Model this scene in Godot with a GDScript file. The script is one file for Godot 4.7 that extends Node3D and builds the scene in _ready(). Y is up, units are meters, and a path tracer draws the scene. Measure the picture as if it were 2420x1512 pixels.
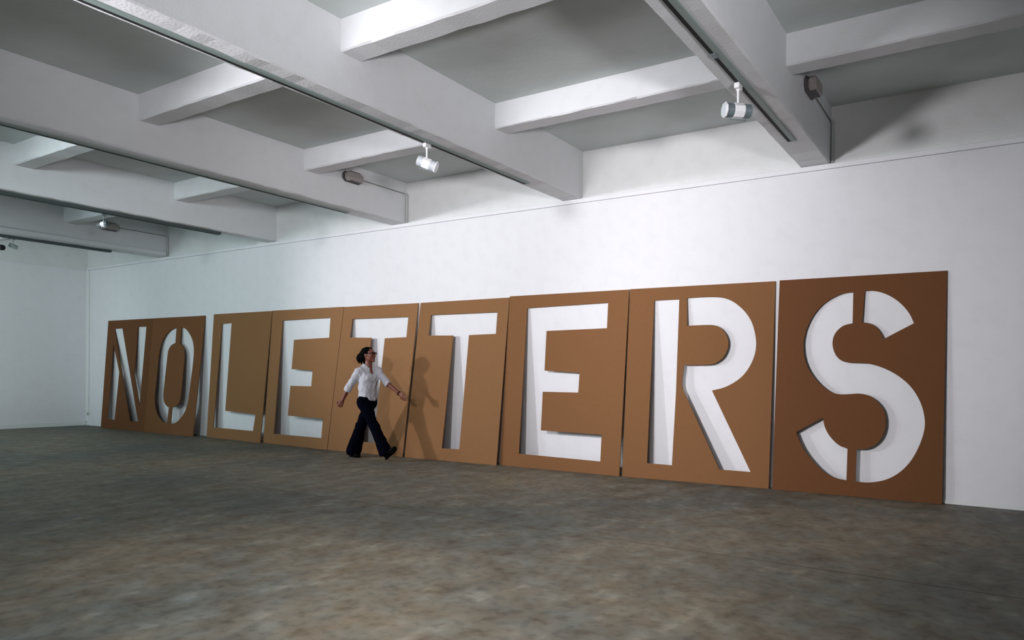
extends Node3D
# A long white gallery under deep concrete beams: nine brown stencil boards lean on the wall, a woman walks past them.
# x runs along the wall to the right, y is up, z comes out of the wall towards the camera. Units are metres.

const WALL_LEFT := -18.09
const WALL_RIGHT := 7.0
const ROOM_DEPTH := 10.2
const LINING_TOP := 3.674
const BEAM_BOTTOM := 3.744
const CEILING := 4.385
const BOARD_HEIGHT := 2.46

var M := {}
var taken := {}
var grain := FastNoiseLite.new()


func _ready():
	# ---- camera: a shifted wide lens, held almost level ----
	var cam := Camera3D.new()
	cam.name = "camera"
	var yaw := 0.58657
	var pitch := -0.012226
	var roll := 0.010307
	var fwd := Vector3(-sin(yaw) * cos(pitch), sin(pitch), -cos(yaw) * cos(pitch))
	var right0 := Vector3(cos(yaw), 0, -sin(yaw))
	var up0 := right0.cross(fwd)
	var right1 := right0 * cos(roll) + up0 * sin(roll)
	var up1 := up0 * cos(roll) - right0 * sin(roll)
	cam.transform = Transform3D(Basis(right1, up1, -fwd), Vector3(0, 1.308, 8.914))
	cam.projection = Camera3D.PROJECTION_FRUSTUM
	cam.near = 0.05
	cam.far = 200.0
	cam.size = 0.05 * 1512.0 / 1730.8
	cam.frustum_offset = Vector2(0, 0.05 * 150.3 / 1730.8)
	add_child(cam)
	cam.current = true

	# ---- sky and exposure ----
	var we := WorldEnvironment.new()
	we.name = "world_environment"
	var env := Environment.new()
	env.background_mode = Environment.BG_COLOR
	env.background_color = Color(0.62, 0.72, 0.82)
	env.background_energy_multiplier = 0.6
	env.tonemap_mode = Environment.TONE_MAPPER_LINEAR
	env.tonemap_exposure = 1.0
	env.sdfgi_enabled = true
	env.ssao_enabled = true
	env.ssil_enabled = true
	we.environment = env
	add_child(we)

	# ---- daylight: windows behind the camera and in the left end wall.
	# wall (0 = behind the camera, 1 = left end), centre along the wall, width, sill, head, energy, colour
	var day := Color(0.86, 0.97, 1.0)
	var windows := [
		[0, -13.0, 1.2, 1.9, 3.5, 3.0, day],
		[0, -3.4, 2.5, 2.1, 3.6, 0.9, Color(0.97, 0.98, 1.0)],
		[1, 8.0, 2.0, 0.9, 3.5, 6.0, day],
	]
	# ---- added fill lamps, unseen, placed to shape the brightness: lamp, aim, half angle, energy, colour, where it is
	var cool := Color(0.92, 0.98, 1.0)
	var plain := Color(0.985, 0.975, 1.0)
	var added_lamps := [
		[Vector3(-5.05, 3.3, 8.6), Vector3(-5.5, 2.6, 0.0), 32.0, 36.0, plain, "hanging from the middle track, aimed straight at the wall"],
		[Vector3(-4.2, 2.5, 9.4), Vector3(-1.9, 1.7, 0.0), 25.0, 46.0, plain, "on a tall stand, aimed at the right of the wall"],
		[Vector3(-8.27, 3.4, 8.6), Vector3(-8.2, 2.8, 0.0), 34.0, 9.0, plain, "hanging from the left hand track, aimed straight at the wall"],
		[Vector3(-14.0, 3.3, 8.5), Vector3(-6.4, 2.4, 0.0), 25.0, 60.0, plain, "on a tall stand near the left end wall"],
		[Vector3(-8.27, 3.4, 8.1), Vector3(-12.5, 2.5, 0.0), 27.0, 19.0, cool, "hanging from the left hand track, aimed at the left of the wall"],
		[Vector3(-10.0, 1.9, 9.5), Vector3(-18.0, 2.3, 1.6), 18.0, 44.0, cool, "on a stand behind the camera, aimed at the left end wall"],
		[Vector3(-1.83, 3.4, 7.4), Vector3(-3.0, 0.0, 5.2), 46.0, 15.0, plain, "hanging from the right hand track and aimed at the floor"],
		[Vector3(2.5, 1.6, 9.3), Vector3(-4.0, 5.2, 3.5), 30.0, 46.0, plain, "on a low stand right of the camera, aimed up at the beams"],
		[Vector3(-2.6, 1.6, 9.3), Vector3(-8.0, 5.2, 3.5), 28.0, 4.0, plain, "on a low stand, aimed up at the long beams"],
		[Vector3(-3.8, 2.9, 9.6), Vector3(-3.8, 4.25, 4.4), 15.0, 11.0, plain, "on a stand by the middle window, aimed at the nearest cross beam"],
	]

	grain.seed = 7
	grain.frequency = 1.0
	grain.fractal_octaves = 2
	make_materials()
	build_setting(windows)
	build_boards()
	build_fittings()
	for f in added_lamps:
		added_fill_lamp(f)
	build_person(Vector3(-8.05, 0, 0.8))


# ------------------------------------------------------------------ helpers
func numbered(called: String) -> String:
	var n: int = taken.get(called, 0)
	taken[called] = n + 1
	return called if n == 0 else "%s_%03d" % [called, n]


func st_new() -> SurfaceTool:
	var st := SurfaceTool.new()
	st.begin(Mesh.PRIMITIVE_TRIANGLES)
	return st


func obj(called: String, st: SurfaceTool, mat: Material, parent: Node3D = self) -> MeshInstance3D:
	var o := MeshInstance3D.new()
	o.name = numbered(called) if parent == self else called
	o.mesh = st.commit()
	o.material_override = mat
	o.cast_shadow = GeometryInstance3D.SHADOW_CASTING_SETTING_ON
	parent.add_child(o, true)
	return o


func thing(called: String, label: String, category: String, at := Vector3.ZERO, group := "") -> Node3D:
	var o := Node3D.new()
	o.name = numbered(called)
	add_child(o)
	o.position = at
	return tag(o, label, category, group)


func tag(o: Node3D, label: String, category: String, group := "") -> Node3D:
	o.set_meta("label", label)
	o.set_meta("category", category)
	if group:
		o.set_meta("group", group)
	return o


func struct(called: String, label: String, category: String) -> Node3D:
	var o := Node3D.new()
	o.name = called
	add_child(o)
	o.set_meta("kind", "structure")
	o.set_meta("label", label)
	o.set_meta("category", category)
	return o


# a flat face, turned so that it looks away from the point "inside"
func poly(st: SurfaceTool, pts: Array, inside: Vector3):
	var n: Vector3 = (pts[1] - pts[0]).cross(pts[2] - pts[0])
	if n.length_squared() < 1e-16:
		return
	n = n.normalized()
	var c := Vector3.ZERO
	for q in pts:
		c += q
	c /= pts.size()
	var flip := n.dot(c - inside) < 0.0
	if flip:
		n = -n
	for i in range(1, pts.size() - 1):
		var tri := [pts[0], pts[i + 1], pts[i]] if not flip else [pts[0], pts[i], pts[i + 1]]
		for q in tri:
			st.set_normal(n)
			st.add_vertex(q)


# a box with chamfered edges
func add_box(st: SurfaceTool, lo: Vector3, hi: Vector3, bevel := 0.004, xf := Transform3D.IDENTITY):
	var c := (lo + hi) * 0.5
	var h := (hi - lo) * 0.5
	var b := minf(bevel, minf(h.x, minf(h.y, h.z)) * 0.9)
	var pt := func(s: Vector3, axis: int) -> Vector3:
		var q := h - Vector3(b, b, b)
		q[axis] = h[axis]
		return xf * (c + q * s)
	var mid: Vector3 = xf * c
	for a in 3:
		var u := (a + 1) % 3
		var w := (a + 2) % 3
		for s in [-1.0, 1.0]:
			var pts := []
			for k in [[-1.0, -1.0], [1.0, -1.0], [1.0, 1.0], [-1.0, 1.0]]:
				var v := Vector3.ZERO
				v[a] = s
				v[u] = k[0]
				v[w] = k[1]
				pts.append(pt.call(v, a))
			poly(st, pts, mid)
		for s in [-1.0, 1.0]:
			for t in [-1.0, 1.0]:
				var v0 := Vector3.ZERO
				v0[u] = s
				v0[w] = t
				var v1 := v0
				v0[a] = -1.0
				v1[a] = 1.0
				poly(st, [pt.call(v0, u), pt.call(v1, u), pt.call(v1, w), pt.call(v0, w)], mid)
	for x in [-1.0, 1.0]:
		for y in [-1.0, 1.0]:
			for z in [-1.0, 1.0]:
				var v := Vector3(x, y, z)
				poly(st, [pt.call(v, 0), pt.call(v, 1), pt.call(v, 2)], mid)


# a round bar along a path
func add_tube(st: SurfaceTool, path: Array, radius, sides := 10, caps := true):
	var n := path.size()
	var rings := []
	var side := Vector3.ZERO
	for i in n:
		var t: Vector3
		if i == 0:
			t = path[1] - path[0]
		elif i == n - 1:
			t = path[n - 1] - path[n - 2]
		else:
			t = (path[i] - path[i - 1]).normalized() + (path[i + 1] - path[i]).normalized()
		t = t.normalized()
		if side == Vector3.ZERO:
			side = t.cross(Vector3.UP if absf(t.y) < 0.9 else Vector3.RIGHT).normalized()
		side = (side - t * side.dot(t)).normalized()
		var other := t.cross(side)
		var r: float = radius[i] if radius is Array else radius
		var ring := []
		for k in sides:
			var a := TAU * k / sides
			ring.append([path[i] + (side * cos(a) + other * sin(a)) * r, side * cos(a) + other * sin(a)])
		rings.append(ring)
	for i in n - 1:
		for k in sides:
			var k2 := (k + 1) % sides
			var q := [rings[i][k], rings[i][k2], rings[i + 1][k2], rings[i + 1][k]]
			for j in [0, 2, 1, 0, 3, 2]:
				st.set_normal(q[j][1])
				st.add_vertex(q[j][0])
	if caps:
		for e in [0, n - 1]:
			var pts := []
			for k in sides:
				pts.append(rings[e][k][0])
			var inner: Vector3 = path[1] if e == 0 else path[n - 2]
			poly(st, pts, inner)


# a prism: a polygon in the local xy plane, run from z0 to z1, its rims chamfered
func add_prism(st: SurfaceTool, outline: Array, z0: float, z1: float, bevel := 0.0, xf := Transform3D.IDENTITY):
	var n := outline.size()
	var c := Vector2.ZERO
	for q in outline:
		c += q
	c /= n
	var mid: Vector3 = xf * Vector3(c.x, c.y, (z0 + z1) * 0.5)
	var rows := []
	for lv in ([[z0, bevel], [z0 + bevel, 0.0], [z1 - bevel, 0.0], [z1, bevel]] if bevel > 0.0 else [[z0, 0.0], [z1, 0.0]]):
		var row := []
		for q in outline:
			var d: Vector2 = q - c
			var p2: Vector2 = c + d * maxf(0.05, 1.0 - lv[1] / maxf(d.length(), 0.001))
			row.append(xf * Vector3(p2.x, p2.y, lv[0]))
		rows.append(row)
	for i in rows.size() - 1:
		for k in n:
			var k2 := (k + 1) % n
			poly(st, [rows[i][k], rows[i][k2], rows[i + 1][k2], rows[i + 1][k]], mid)
	poly(st, rows[0], mid)
	poly(st, rows[-1], mid)


func ring2(r: float, sides: int, ry := -1.0, turn := 0.0) -> Array:
	var out := []
	for k in sides:
		var a := TAU * (k + turn) / sides
		out.append(Vector2(cos(a) * r, sin(a) * (r if ry < 0.0 else ry)))
	return out


# a cast concrete beam: a chamfered section run along "along", its arrises a little uneven
func add_beam(st: SurfaceTool, along: int, from: float, to: float, lo: float, hi: float, bottom: float, seed_at: float):
	var ch := 0.014
	var prof := [Vector2(lo, CEILING + 0.05), Vector2(lo, bottom + ch), Vector2(lo + ch, bottom), Vector2(hi - ch, bottom), Vector2(hi, bottom + ch), Vector2(hi, CEILING + 0.05)]
	var steps := maxi(2, int((to - from) / 0.12))
	var rows := []
	for i in steps + 1:
		var t := lerpf(from, to, float(i) / steps)
		var row := []
		for k in prof.size():
			var w := 0.0 if k == 0 or k == 5 else 1.0
			var jx := grain.get_noise_3d(t * 2.3, k * 5.1, seed_at) * 0.006 * w
			var jy := grain.get_noise_3d(t * 2.9, k * 3.7 + 40.0, seed_at) * 0.007 * w
			var a: float = prof[k].x + jx
			var y: float = prof[k].y + jy
			row.append(Vector3(a, y, t) if along == 2 else Vector3(t, y, a))
		rows.append(row)
	var m := Vector3((lo + hi) * 0.5, bottom + 0.2, 0) if along == 2 else Vector3(0, bottom + 0.2, (lo + hi) * 0.5)
	for i in steps:
		m[along] = (rows[i][0] as Vector3)[along]
		for k in prof.size() - 1:
			poly(st, [rows[i][k], rows[i][k + 1], rows[i + 1][k + 1], rows[i + 1][k]], m)
	m[along] = (from + to) * 0.5
	poly(st, rows[0], m)
	poly(st, rows[-1], m)


# ------------------------------------------------------------------ materials
func noise_tex(freq: float, octaves: int, size := 512, ramp: Array = [], normal := 0.0, seed_ := 1, type := FastNoiseLite.TYPE_SIMPLEX_SMOOTH) -> NoiseTexture2D:
	var n := FastNoiseLite.new()
	n.noise_type = type
	n.seed = seed_
	n.frequency = freq
	n.fractal_octaves = octaves
	var t := NoiseTexture2D.new()
	t.width = size
	t.height = size
	t.seamless = true
	t.noise = n
	if normal > 0.0:
		t.as_normal_map = true
		t.bump_strength = normal
	if ramp:
		var g := Gradient.new()
		g.offsets = PackedFloat32Array(ramp[0])
		g.colors = PackedColorArray(ramp[1])
		t.color_ramp = g
	return t


func flat(c: Color, rough := 0.6, metal := 0.0) -> StandardMaterial3D:
	var m := StandardMaterial3D.new()
	m.albedo_color = c
	m.roughness = rough
	m.metallic = metal
	return m


func plaster(c: Color, low: Color, relief: float, tile: float, seed_: int, freq := 0.02) -> StandardMaterial3D:
	var m := flat(c, 0.75)
	m.albedo_texture = noise_tex(0.006, 4, 512, [[0.0, 0.5, 1.0], [low, Color.WHITE, Color.WHITE]], 0.0, seed_)
	m.uv1_triplanar = true
	m.uv1_world_triplanar = true
	m.uv1_scale = Vector3.ONE * tile
	if relief > 0.0:
		m.normal_enabled = true
		m.normal_texture = noise_tex(freq, 4, 512, [], relief, seed_ + 5)
		m.normal_scale = 1.0
	return m


func make_materials():
	M.wall = plaster(Color(0.845, 0.84, 0.845), Color(0.985, 0.985, 0.985), 0.6, 1.0, 3, 0.05)
	M.upper = plaster(Color(0.82, 0.82, 0.815), Color(0.98, 0.98, 0.975), 0.8, 1.0, 11, 0.05)
	M.beam = plaster(Color(0.82, 0.825, 0.83), Color(0.985, 0.985, 0.98), 0.7, 1.1, 23, 0.05)
	M.slab = plaster(Color(0.755, 0.78, 0.77), Color(0.975, 0.975, 0.97), 0.6, 0.5, 31)
	M.joint = flat(Color(0.10, 0.095, 0.09), 0.9)
	M.shadow_gap = flat(Color(0.45, 0.44, 0.43), 0.9)
	M.paint = flat(Color(0.84, 0.84, 0.835), 0.5)
	M.rail = flat(Color(0.50, 0.555, 0.535), 0.55)
	M.rail_dark = flat(Color(0.25, 0.29, 0.29), 0.6)
	M.slot = flat(Color(0.012, 0.013, 0.014), 0.8)
	M.lamp_white = flat(Color(0.88, 0.88, 0.88), 0.35)
	M.lamp_grey = flat(Color(0.40, 0.45, 0.46), 0.4)
	M.lamp_black = flat(Color(0.02, 0.025, 0.028), 0.4)
	M.lens = flat(Color(0.80, 0.82, 0.84), 0.15)
	M.bulkhead = flat(Color(0.58, 0.55, 0.535), 0.5)
	M.bulkhead_rim = flat(Color(0.31, 0.295, 0.29), 0.6)
	M.conduit = flat(Color(0.70, 0.71, 0.70), 0.5)
	M.cable = flat(Color(0.45, 0.45, 0.42), 0.6)
	M.frame = flat(Color(0.75, 0.76, 0.76), 0.5)
	var falloff_tints := [Color(0.405, 0.268, 0.172), Color(0.445, 0.302, 0.195), Color(0.485, 0.342, 0.225), Color(0.515, 0.375, 0.252), Color(0.54, 0.395, 0.268)]  # darker towards the row ends: light falloff painted into the board colours
	for k in falloff_tints.size():
		var m := flat(falloff_tints[k], 0.95)
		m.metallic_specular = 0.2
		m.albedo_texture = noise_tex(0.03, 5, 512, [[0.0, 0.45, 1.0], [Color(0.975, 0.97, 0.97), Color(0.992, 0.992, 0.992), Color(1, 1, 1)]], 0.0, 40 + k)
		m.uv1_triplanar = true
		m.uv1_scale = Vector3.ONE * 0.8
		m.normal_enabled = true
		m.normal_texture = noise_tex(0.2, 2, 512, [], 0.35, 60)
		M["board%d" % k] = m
	M.floor = floor_material(Color(0.685, 0.66, 0.585))


# worn concrete: clouds, drawn-out trowel streaks, pale scuffs and dark scrapes, computed over the whole floor
func floor_material(tone: Color) -> StandardMaterial3D:
	var w := 2000
	var h := 960
	var big := FastNoiseLite.new()
	big.seed = 5
	big.frequency = 0.0045
	big.fractal_octaves = 4
	big.domain_warp_enabled = true
	big.domain_warp_amplitude = 40.0
	big.domain_warp_frequency = 0.008
	var mid := FastNoiseLite.new()
	mid.seed = 9
	mid.frequency = 0.04
	mid.fractal_octaves = 5
	mid.fractal_gain = 0.6
	var streak := FastNoiseLite.new()
	streak.seed = 21
	streak.frequency = 0.045
	streak.fractal_octaves = 4
	var b: PackedByteArray = big.get_image(w, h, false, false, true).get_data()
	var c: PackedByteArray = mid.get_image(w, h, false, false, true).get_data()
	var sq := streak.get_image(w, h / 2, false, false, true)
	sq.resize(w, h, Image.INTERPOLATE_CUBIC)
	var s: PackedByteArray = sq.get_data()
	var out := PackedByteArray()
	out.resize(w * h * 3)
	var o := 0
	for i in w * h:
		var v := 0.66 + (b[i] - 128) * 0.00055 + (c[i] - 128) * 0.00065 + (s[i] - 128) * 0.0006
		if s[i] > 182:
			v += (s[i] - 182) * 0.0018
		if c[i] < 70:
			v -= (70 - c[i]) * 0.0014
		var seam := absf(float(i / w) - 297.6)
		if seam < 7.0:
			v -= (7.0 - seam) * 0.0011 * clampf((s[i] - 70) / 60.0, 0.0, 1.5)
		var warm := (b[i] - c[i]) * 0.0003
		out[o] = clampi(int((v + warm) * 255.0), 0, 255)
		out[o + 1] = clampi(int(v * 255.0), 0, 255)
		out[o + 2] = clampi(int((v - warm) * 255.0), 0, 255)
		o += 3
	var m := flat(tone, 0.62)
	m.albedo_texture = ImageTexture.create_from_image(Image.create_from_data(w, h, false, Image.FORMAT_RGB8, out))
	m.metallic_specular = 0.35
	m.detail_enabled = true
	m.detail_blend_mode = BaseMaterial3D.BLEND_MODE_MUL
	m.detail_uv_layer = BaseMaterial3D.DETAIL_UV_2
	m.detail_albedo = noise_tex(0.03, 5, 512, [[0.0, 0.5, 1.0], [Color(0.80, 0.80, 0.80), Color(0.97, 0.97, 0.97), Color(1, 1, 1)]], 0.0, 77)
	return m


# ------------------------------------------------------------------ the room
func build_setting(windows: Array):
	# floor: two pours of concrete, a straight open joint between them
	var fl := struct("floor", "worn grey brown concrete floor with a straight joint", "floor")
	var joint_z := 3.58
	for part in [[-0.3, joint_z - 0.007], [joint_z + 0.007, ROOM_DEPTH + 0.2]]:
		var st := st_new()
		floor_slab(st, part[0], part[1])
		obj("floor_slab", st, M.floor, fl)
	var jt := st_new()
	add_box(jt, Vector3(WALL_LEFT, -0.06, joint_z - 0.02), Vector3(WALL_RIGHT, -0.0015, joint_z + 0.02), 0.001)
	obj("floor_joint", jt, M.joint, fl)

	# ceiling slab with its main beams and the shallower cross beams
	var ce := struct("ceiling", "grey concrete ceiling with deep white beams and shallow cross beams", "ceiling")
	var cs := st_new()
	add_box(cs, Vector3(WALL_LEFT - 0.3, CEILING, -0.3), Vector3(WALL_RIGHT + 0.3, CEILING + 0.25, ROOM_DEPTH + 0.3), 0.0)
	obj("ceiling_slab", cs, M.slab, ce)
	var beams := [[-15.15, -14.79], [-11.5, -11.25], [-8.363, -8.03], [-5.133, -4.813], [-1.963, -1.63], [1.25, 1.58], [4.4, 4.73]]
	for i in beams.size():
		var st := st_new()
		add_beam(st, 2, -0.05, ROOM_DEPTH + 0.02, beams[i][0], beams[i][1], BEAM_BOTTOM, i * 13.0)
		obj("main_beam", st, M.beam, ce)
	var trunking := st_new()  # cable trunking box along the beam side, kept among the ceiling parts
	add_box(trunking, Vector3(-14.80, BEAM_BOTTOM + 0.004, 0.02), Vector3(-14.735, BEAM_BOTTOM + 0.09, ROOM_DEPTH - 0.02), 0.008)
	obj("beam_trunking", trunking, M.beam, ce)
	var edges := [WALL_LEFT - 0.02]
	for b in beams:
		edges.append(b[0])
		edges.append(b[1])
	edges.append(WALL_RIGHT + 0.02)
	var shift := [0.0, -0.03, -0.08, -0.01, 0.0, 0.0, 0.0, 0.0]
	for bay in range(0, edges.size() / 2):
		for k in 4:
			var front: float = 2.078 + 2.34 * k + shift[bay]
			if bay == 0 and k > 0:
				continue
			var st := st_new()
			add_beam(st, 0, edges[bay * 2] - 0.01, edges[bay * 2 + 1] + 0.01, front - 0.245, front, 4.1, bay * 7.0 + k * 31.0 + 500.0)
			obj("cross_beam", st, M.beam, ce)

	# back wall: white lining boards up to the beams, the older plaster wall set back above
	var wb := struct("wall_back", "long white wall behind the leaning boards", "wall")
	var st := st_new()
	add_box(st, Vector3(WALL_LEFT - 0.05, -0.02, -0.2), Vector3(WALL_RIGHT + 0.1, LINING_TOP, 0), 0.003)
	obj("wall_lining", st, M.wall, wb)
	st = st_new()
	add_box(st, Vector3(WALL_LEFT - 0.05, LINING_TOP - 0.3, -0.3), Vector3(WALL_RIGHT + 0.1, CEILING + 0.1, -0.036), 0.003)
	obj("upper_wall", st, M.upper, wb)
	st = st_new()
	add_box(st, Vector3(WALL_LEFT - 0.05, LINING_TOP + 0.008, -0.06), Vector3(WALL_RIGHT + 0.1, BEAM_BOTTOM - 0.004, -0.012), 0.004)
	obj("wall_ledge", st, M.wall, wb)
	# left wall, built the same way
	var wl := struct("wall_left", "white end wall at the far left", "wall")
	st = st_new()
	for r in [[-0.2, 7.0, -0.02, LINING_TOP], [9.0, ROOM_DEPTH + 0.1, -0.02, LINING_TOP], [7.0, 9.0, -0.02, 0.9], [7.0, 9.0, 3.5, LINING_TOP]]:
		add_box(st, Vector3(WALL_LEFT - 0.3, r[2], r[0]), Vector3(WALL_LEFT, r[3], r[1]), 0.0)
	obj("wall_lining", st, M.wall, wl)
	st = st_new()
	add_box(st, Vector3(WALL_LEFT - 0.3, LINING_TOP, -0.3), Vector3(WALL_LEFT - 0.03, CEILING + 0.1, ROOM_DEPTH + 0.1), 0.003)
	obj("upper_wall", st, M.upper, wl)
	var wr := struct("wall_right", "white end wall out of view on the right", "wall")
	st = st_new()
	add_box(st, Vector3(WALL_RIGHT, -0.02, -0.2), Vector3(WALL_RIGHT + 0.3, CEILING + 0.1, ROOM_DEPTH + 0.1), 0.003)
	obj("wall_panel", st, M.wall, wr)

	# skirtings
	var bb := struct("baseboard_back", "thin white skirting at the foot of the long wall", "baseboard")
	st = st_new()
	add_box(st, Vector3(WALL_LEFT, 0.001, 0), Vector3(WALL_RIGHT, 0.045, 0.012), 0.004)
	obj("skirting_strip", st, M.paint, bb)
	var bl := struct("baseboard_left", "white skirting board along the left end wall", "baseboard")
	st = st_new()
	add_box(st, Vector3(WALL_LEFT, 0.001, 0.014), Vector3(WALL_LEFT + 0.022, 0.105, ROOM_DEPTH - 0.01), 0.005)
	obj("skirting_strip", st, M.paint, bl)
	# the raised strip that covers the corner
	var tr := struct("trim_1", "narrow white corner strip where the two walls meet", "trim")
	st = st_new()
	add_box(st, Vector3(WALL_LEFT - 0.01, 0.106, 0), Vector3(WALL_LEFT + 0.085, LINING_TOP - 0.002, 0.016), 0.005)
	obj("corner_strip", st, M.paint, tr)

	# front wall behind the camera, pierced by the windows
	var wf := struct("wall_front", "white window wall behind the camera", "wall")
	var sorted := windows.filter(func(p): return p[0] == 0)
	sorted.sort_custom(func(p, q): return p[1] < q[1])
	var x := WALL_LEFT - 0.1
	for wnd in sorted:
		var x0: float = wnd[1] - wnd[2] * 0.5
		var x1: float = wnd[1] + wnd[2] * 0.5
		for r in [[x, x0, -0.02, CEILING + 0.1], [x0, x1, -0.02, wnd[3]], [x0, x1, wnd[4], CEILING + 0.1]]:
			st = st_new()
			add_box(st, Vector3(r[0], r[2], ROOM_DEPTH), Vector3(r[1], r[3], ROOM_DEPTH + 0.3), 0.0)
			obj("wall_pier", st, M.wall, wf)
		x = x1
	st = st_new()
	add_box(st, Vector3(x, -0.02, ROOM_DEPTH), Vector3(WALL_RIGHT + 0.1, CEILING + 0.1, ROOM_DEPTH + 0.3), 0.0)
	obj("wall_pier", st, M.wall, wf)
	for i in windows.size():
		build_window(i + 1, windows[i])


func floor_slab(st: SurfaceTool, z0: float, z1: float):
	var x0 := WALL_LEFT - 0.1
	var x1 := WALL_RIGHT + 0.1
	var bottom := -0.15
	var top := [Vector3(x0, 0, z0), Vector3(x1, 0, z0), Vector3(x1, 0, z1), Vector3(x0, 0, z1)]
	for k in [0, 1, 2, 0, 2, 3]:
		var q: Vector3 = top[k]
		st.set_normal(Vector3.UP)
		st.set_uv(Vector2((q.x + 18.3) / 25.6, (q.z + 0.3) / 12.5))
		st.set_uv2(Vector2(q.x, q.z) / 1.7)
		st.add_vertex(q)
	var mid := Vector3(0, -0.05, (z0 + z1) * 0.5)
	var low := []
	for q in top:
		low.append(q + Vector3(0, bottom, 0))
	for k in 4:
		st.set_uv(Vector2(0.5, 0.5))
		st.set_uv2(Vector2(0.5, 0.5))
		poly(st, [top[k], top[(k + 1) % 4], low[(k + 1) % 4], low[k]], mid)
	poly(st, low, mid)


func build_window(n: int, w: Array):
	var o := struct("window_%d" % n, "window %s" % ["far along the wall behind the camera", "high in the wall right behind the camera", "in the left end wall"][n - 1], "window")
	# local: x along the wall, y up, the room towards -z
	o.transform = Transform3D(Basis.IDENTITY, Vector3(w[1], 0, ROOM_DEPTH)) if w[0] == 0 else Transform3D(Basis(Vector3.UP, -PI * 0.5), Vector3(WALL_LEFT, 0, w[1]))
	var x0: float = -w[2] * 0.5
	var x1: float = w[2] * 0.5
	var z := 0.1
	var cols := maxi(2, int(round(w[2] / 0.65)))
	var rows := 3
	var st := st_new()
	for r in [[x0, x0 + 0.05, w[3], w[4]], [x1 - 0.05, x1, w[3], w[4]], [x0 + 0.05, x1 - 0.05, w[3], w[3] + 0.05], [x0 + 0.05, x1 - 0.05, w[4] - 0.05, w[4]]]:
		add_box(st, Vector3(r[0], r[2], z - 0.03), Vector3(r[1], r[3], z + 0.03), 0.004)
	obj("window_frame", st, M.frame, o)
	var glass := flat(Color(0.9, 0.93, 0.95), 0.4)
	glass.emission_enabled = true
	glass.emission = w[6]
	glass.emission_energy_multiplier = 1.0
	for c in cols:
		for r in rows:
			var a0 := lerpf(x0 + 0.05, x1 - 0.05, float(c) / cols)
			var a1 := lerpf(x0 + 0.05, x1 - 0.05, float(c + 1) / cols)
			var b0 := lerpf(w[3] + 0.05, w[4] - 0.05, float(r) / rows)
			var b1 := lerpf(w[3] + 0.05, w[4] - 0.05, float(r + 1) / rows)
			st = st_new()
			add_box(st, Vector3(a0 + 0.012, b0 + 0.012, z - 0.004), Vector3(a1 - 0.012, b1 - 0.012, z + 0.004), 0.001)
			obj("window_pane", st, glass, o)
	st = st_new()
	for c in range(1, cols):
		var a := lerpf(x0 + 0.05, x1 - 0.05, float(c) / cols)
		add_box(st, Vector3(a - 0.012, w[3] + 0.05, z - 0.02), Vector3(a + 0.012, w[4] - 0.05, z + 0.02), 0.003)
	for r in range(1, rows):
		var b := lerpf(w[3] + 0.05, w[4] - 0.05, float(r) / rows)
		add_box(st, Vector3(x0 + 0.05, b - 0.012, z - 0.018), Vector3(x1 - 0.05, b + 0.012, z + 0.018), 0.003)
	obj("glazing_bars", st, M.frame, o)
	var l := AreaLight3D.new()
	l.name = "window_light"
	l.area_size = Vector2(w[2], w[4] - w[3])
	l.area_normalize_energy = false
	l.light_color = w[6]
	l.light_energy = w[5]
	l.area_range = 40.0
	l.shadow_enabled = true
	l.position = Vector3(0, (w[3] + w[4]) * 0.5, -0.02)
	o.add_child(l)


# an added fill lamp out of the picture: a square head with a glowing front, on a track or on a tripod stand
func added_fill_lamp(f: Array):
	var at: Vector3 = f[0]
	var dir: Vector3 = (f[1] - at).normalized()
	var t := thing("added_fill_lamp", "added fill lamp with a square grey head, %s" % f[5], "added_fill_lamp", at, "added fill lamps out of the picture")
	var b := Basis.looking_at(dir, Vector3.UP)
	var xf := Transform3D(b, Vector3.ZERO)
	var st := st_new()
	add_box(st, Vector3(-0.16, -0.16, 0.012), Vector3(0.16, 0.16, 0.13), 0.02, xf)
	obj("lamp_housing", st, M.lamp_grey, t)
	var glow := flat(Color(0.9, 0.9, 0.9), 0.4)
	glow.emission_enabled = true
	glow.emission = Color(0.975, 0.98, 1.0)
	glow.emission_energy_multiplier = 2.0
	st = st_new()
	add_box(st, Vector3(-0.145, -0.145, 0.0), Vector3(0.145, 0.145, 0.011), 0.002, xf)
	obj("glowing_front", st, glow, t)
	st = st_new()
	if f[5].begins_with("hanging"):
		add_tube(st, [b * Vector3(0, 0.12, 0.08), b * Vector3(0, 0.2, 0.08), Vector3(0, BEAM_BOTTOM - 0.056 - at.y, 0.08)], 0.012, 8)
		obj("hanger", st, M.lamp_grey, t)
	else:
		add_tube(st, [Vector3(0, -0.17, 0.09), Vector3(0, -at.y + 0.35, 0.09)], 0.014, 8)
		obj("stand_pole", st, M.lamp_black, t)
		for k in 3:
			var a := TAU * k / 3.0
			st = st_new()
			add_tube(st, [Vector3(0, -at.y + 0.75, 0.09), Vector3(cos(a) * 0.42, -at.y + 0.012, 0.09 + sin(a) * 0.42)], 0.011, 8)
			obj("stand_leg", st, M.lamp_black, t)
	var l := SpotLight3D.new()
	l.name = "fill_light"
	l.light_energy = f[3]
	l.light_color = f[4]
	l.light_size = 0.3
	l.spot_angle = f[2]
	l.spot_angle_attenuation = 1.0
	l.spot_range = 40.0
	l.spot_attenuation = 2.0
	l.shadow_enabled = true
	l.transform = Transform3D(b, dir * 0.02)
	t.add_child(l)


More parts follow.
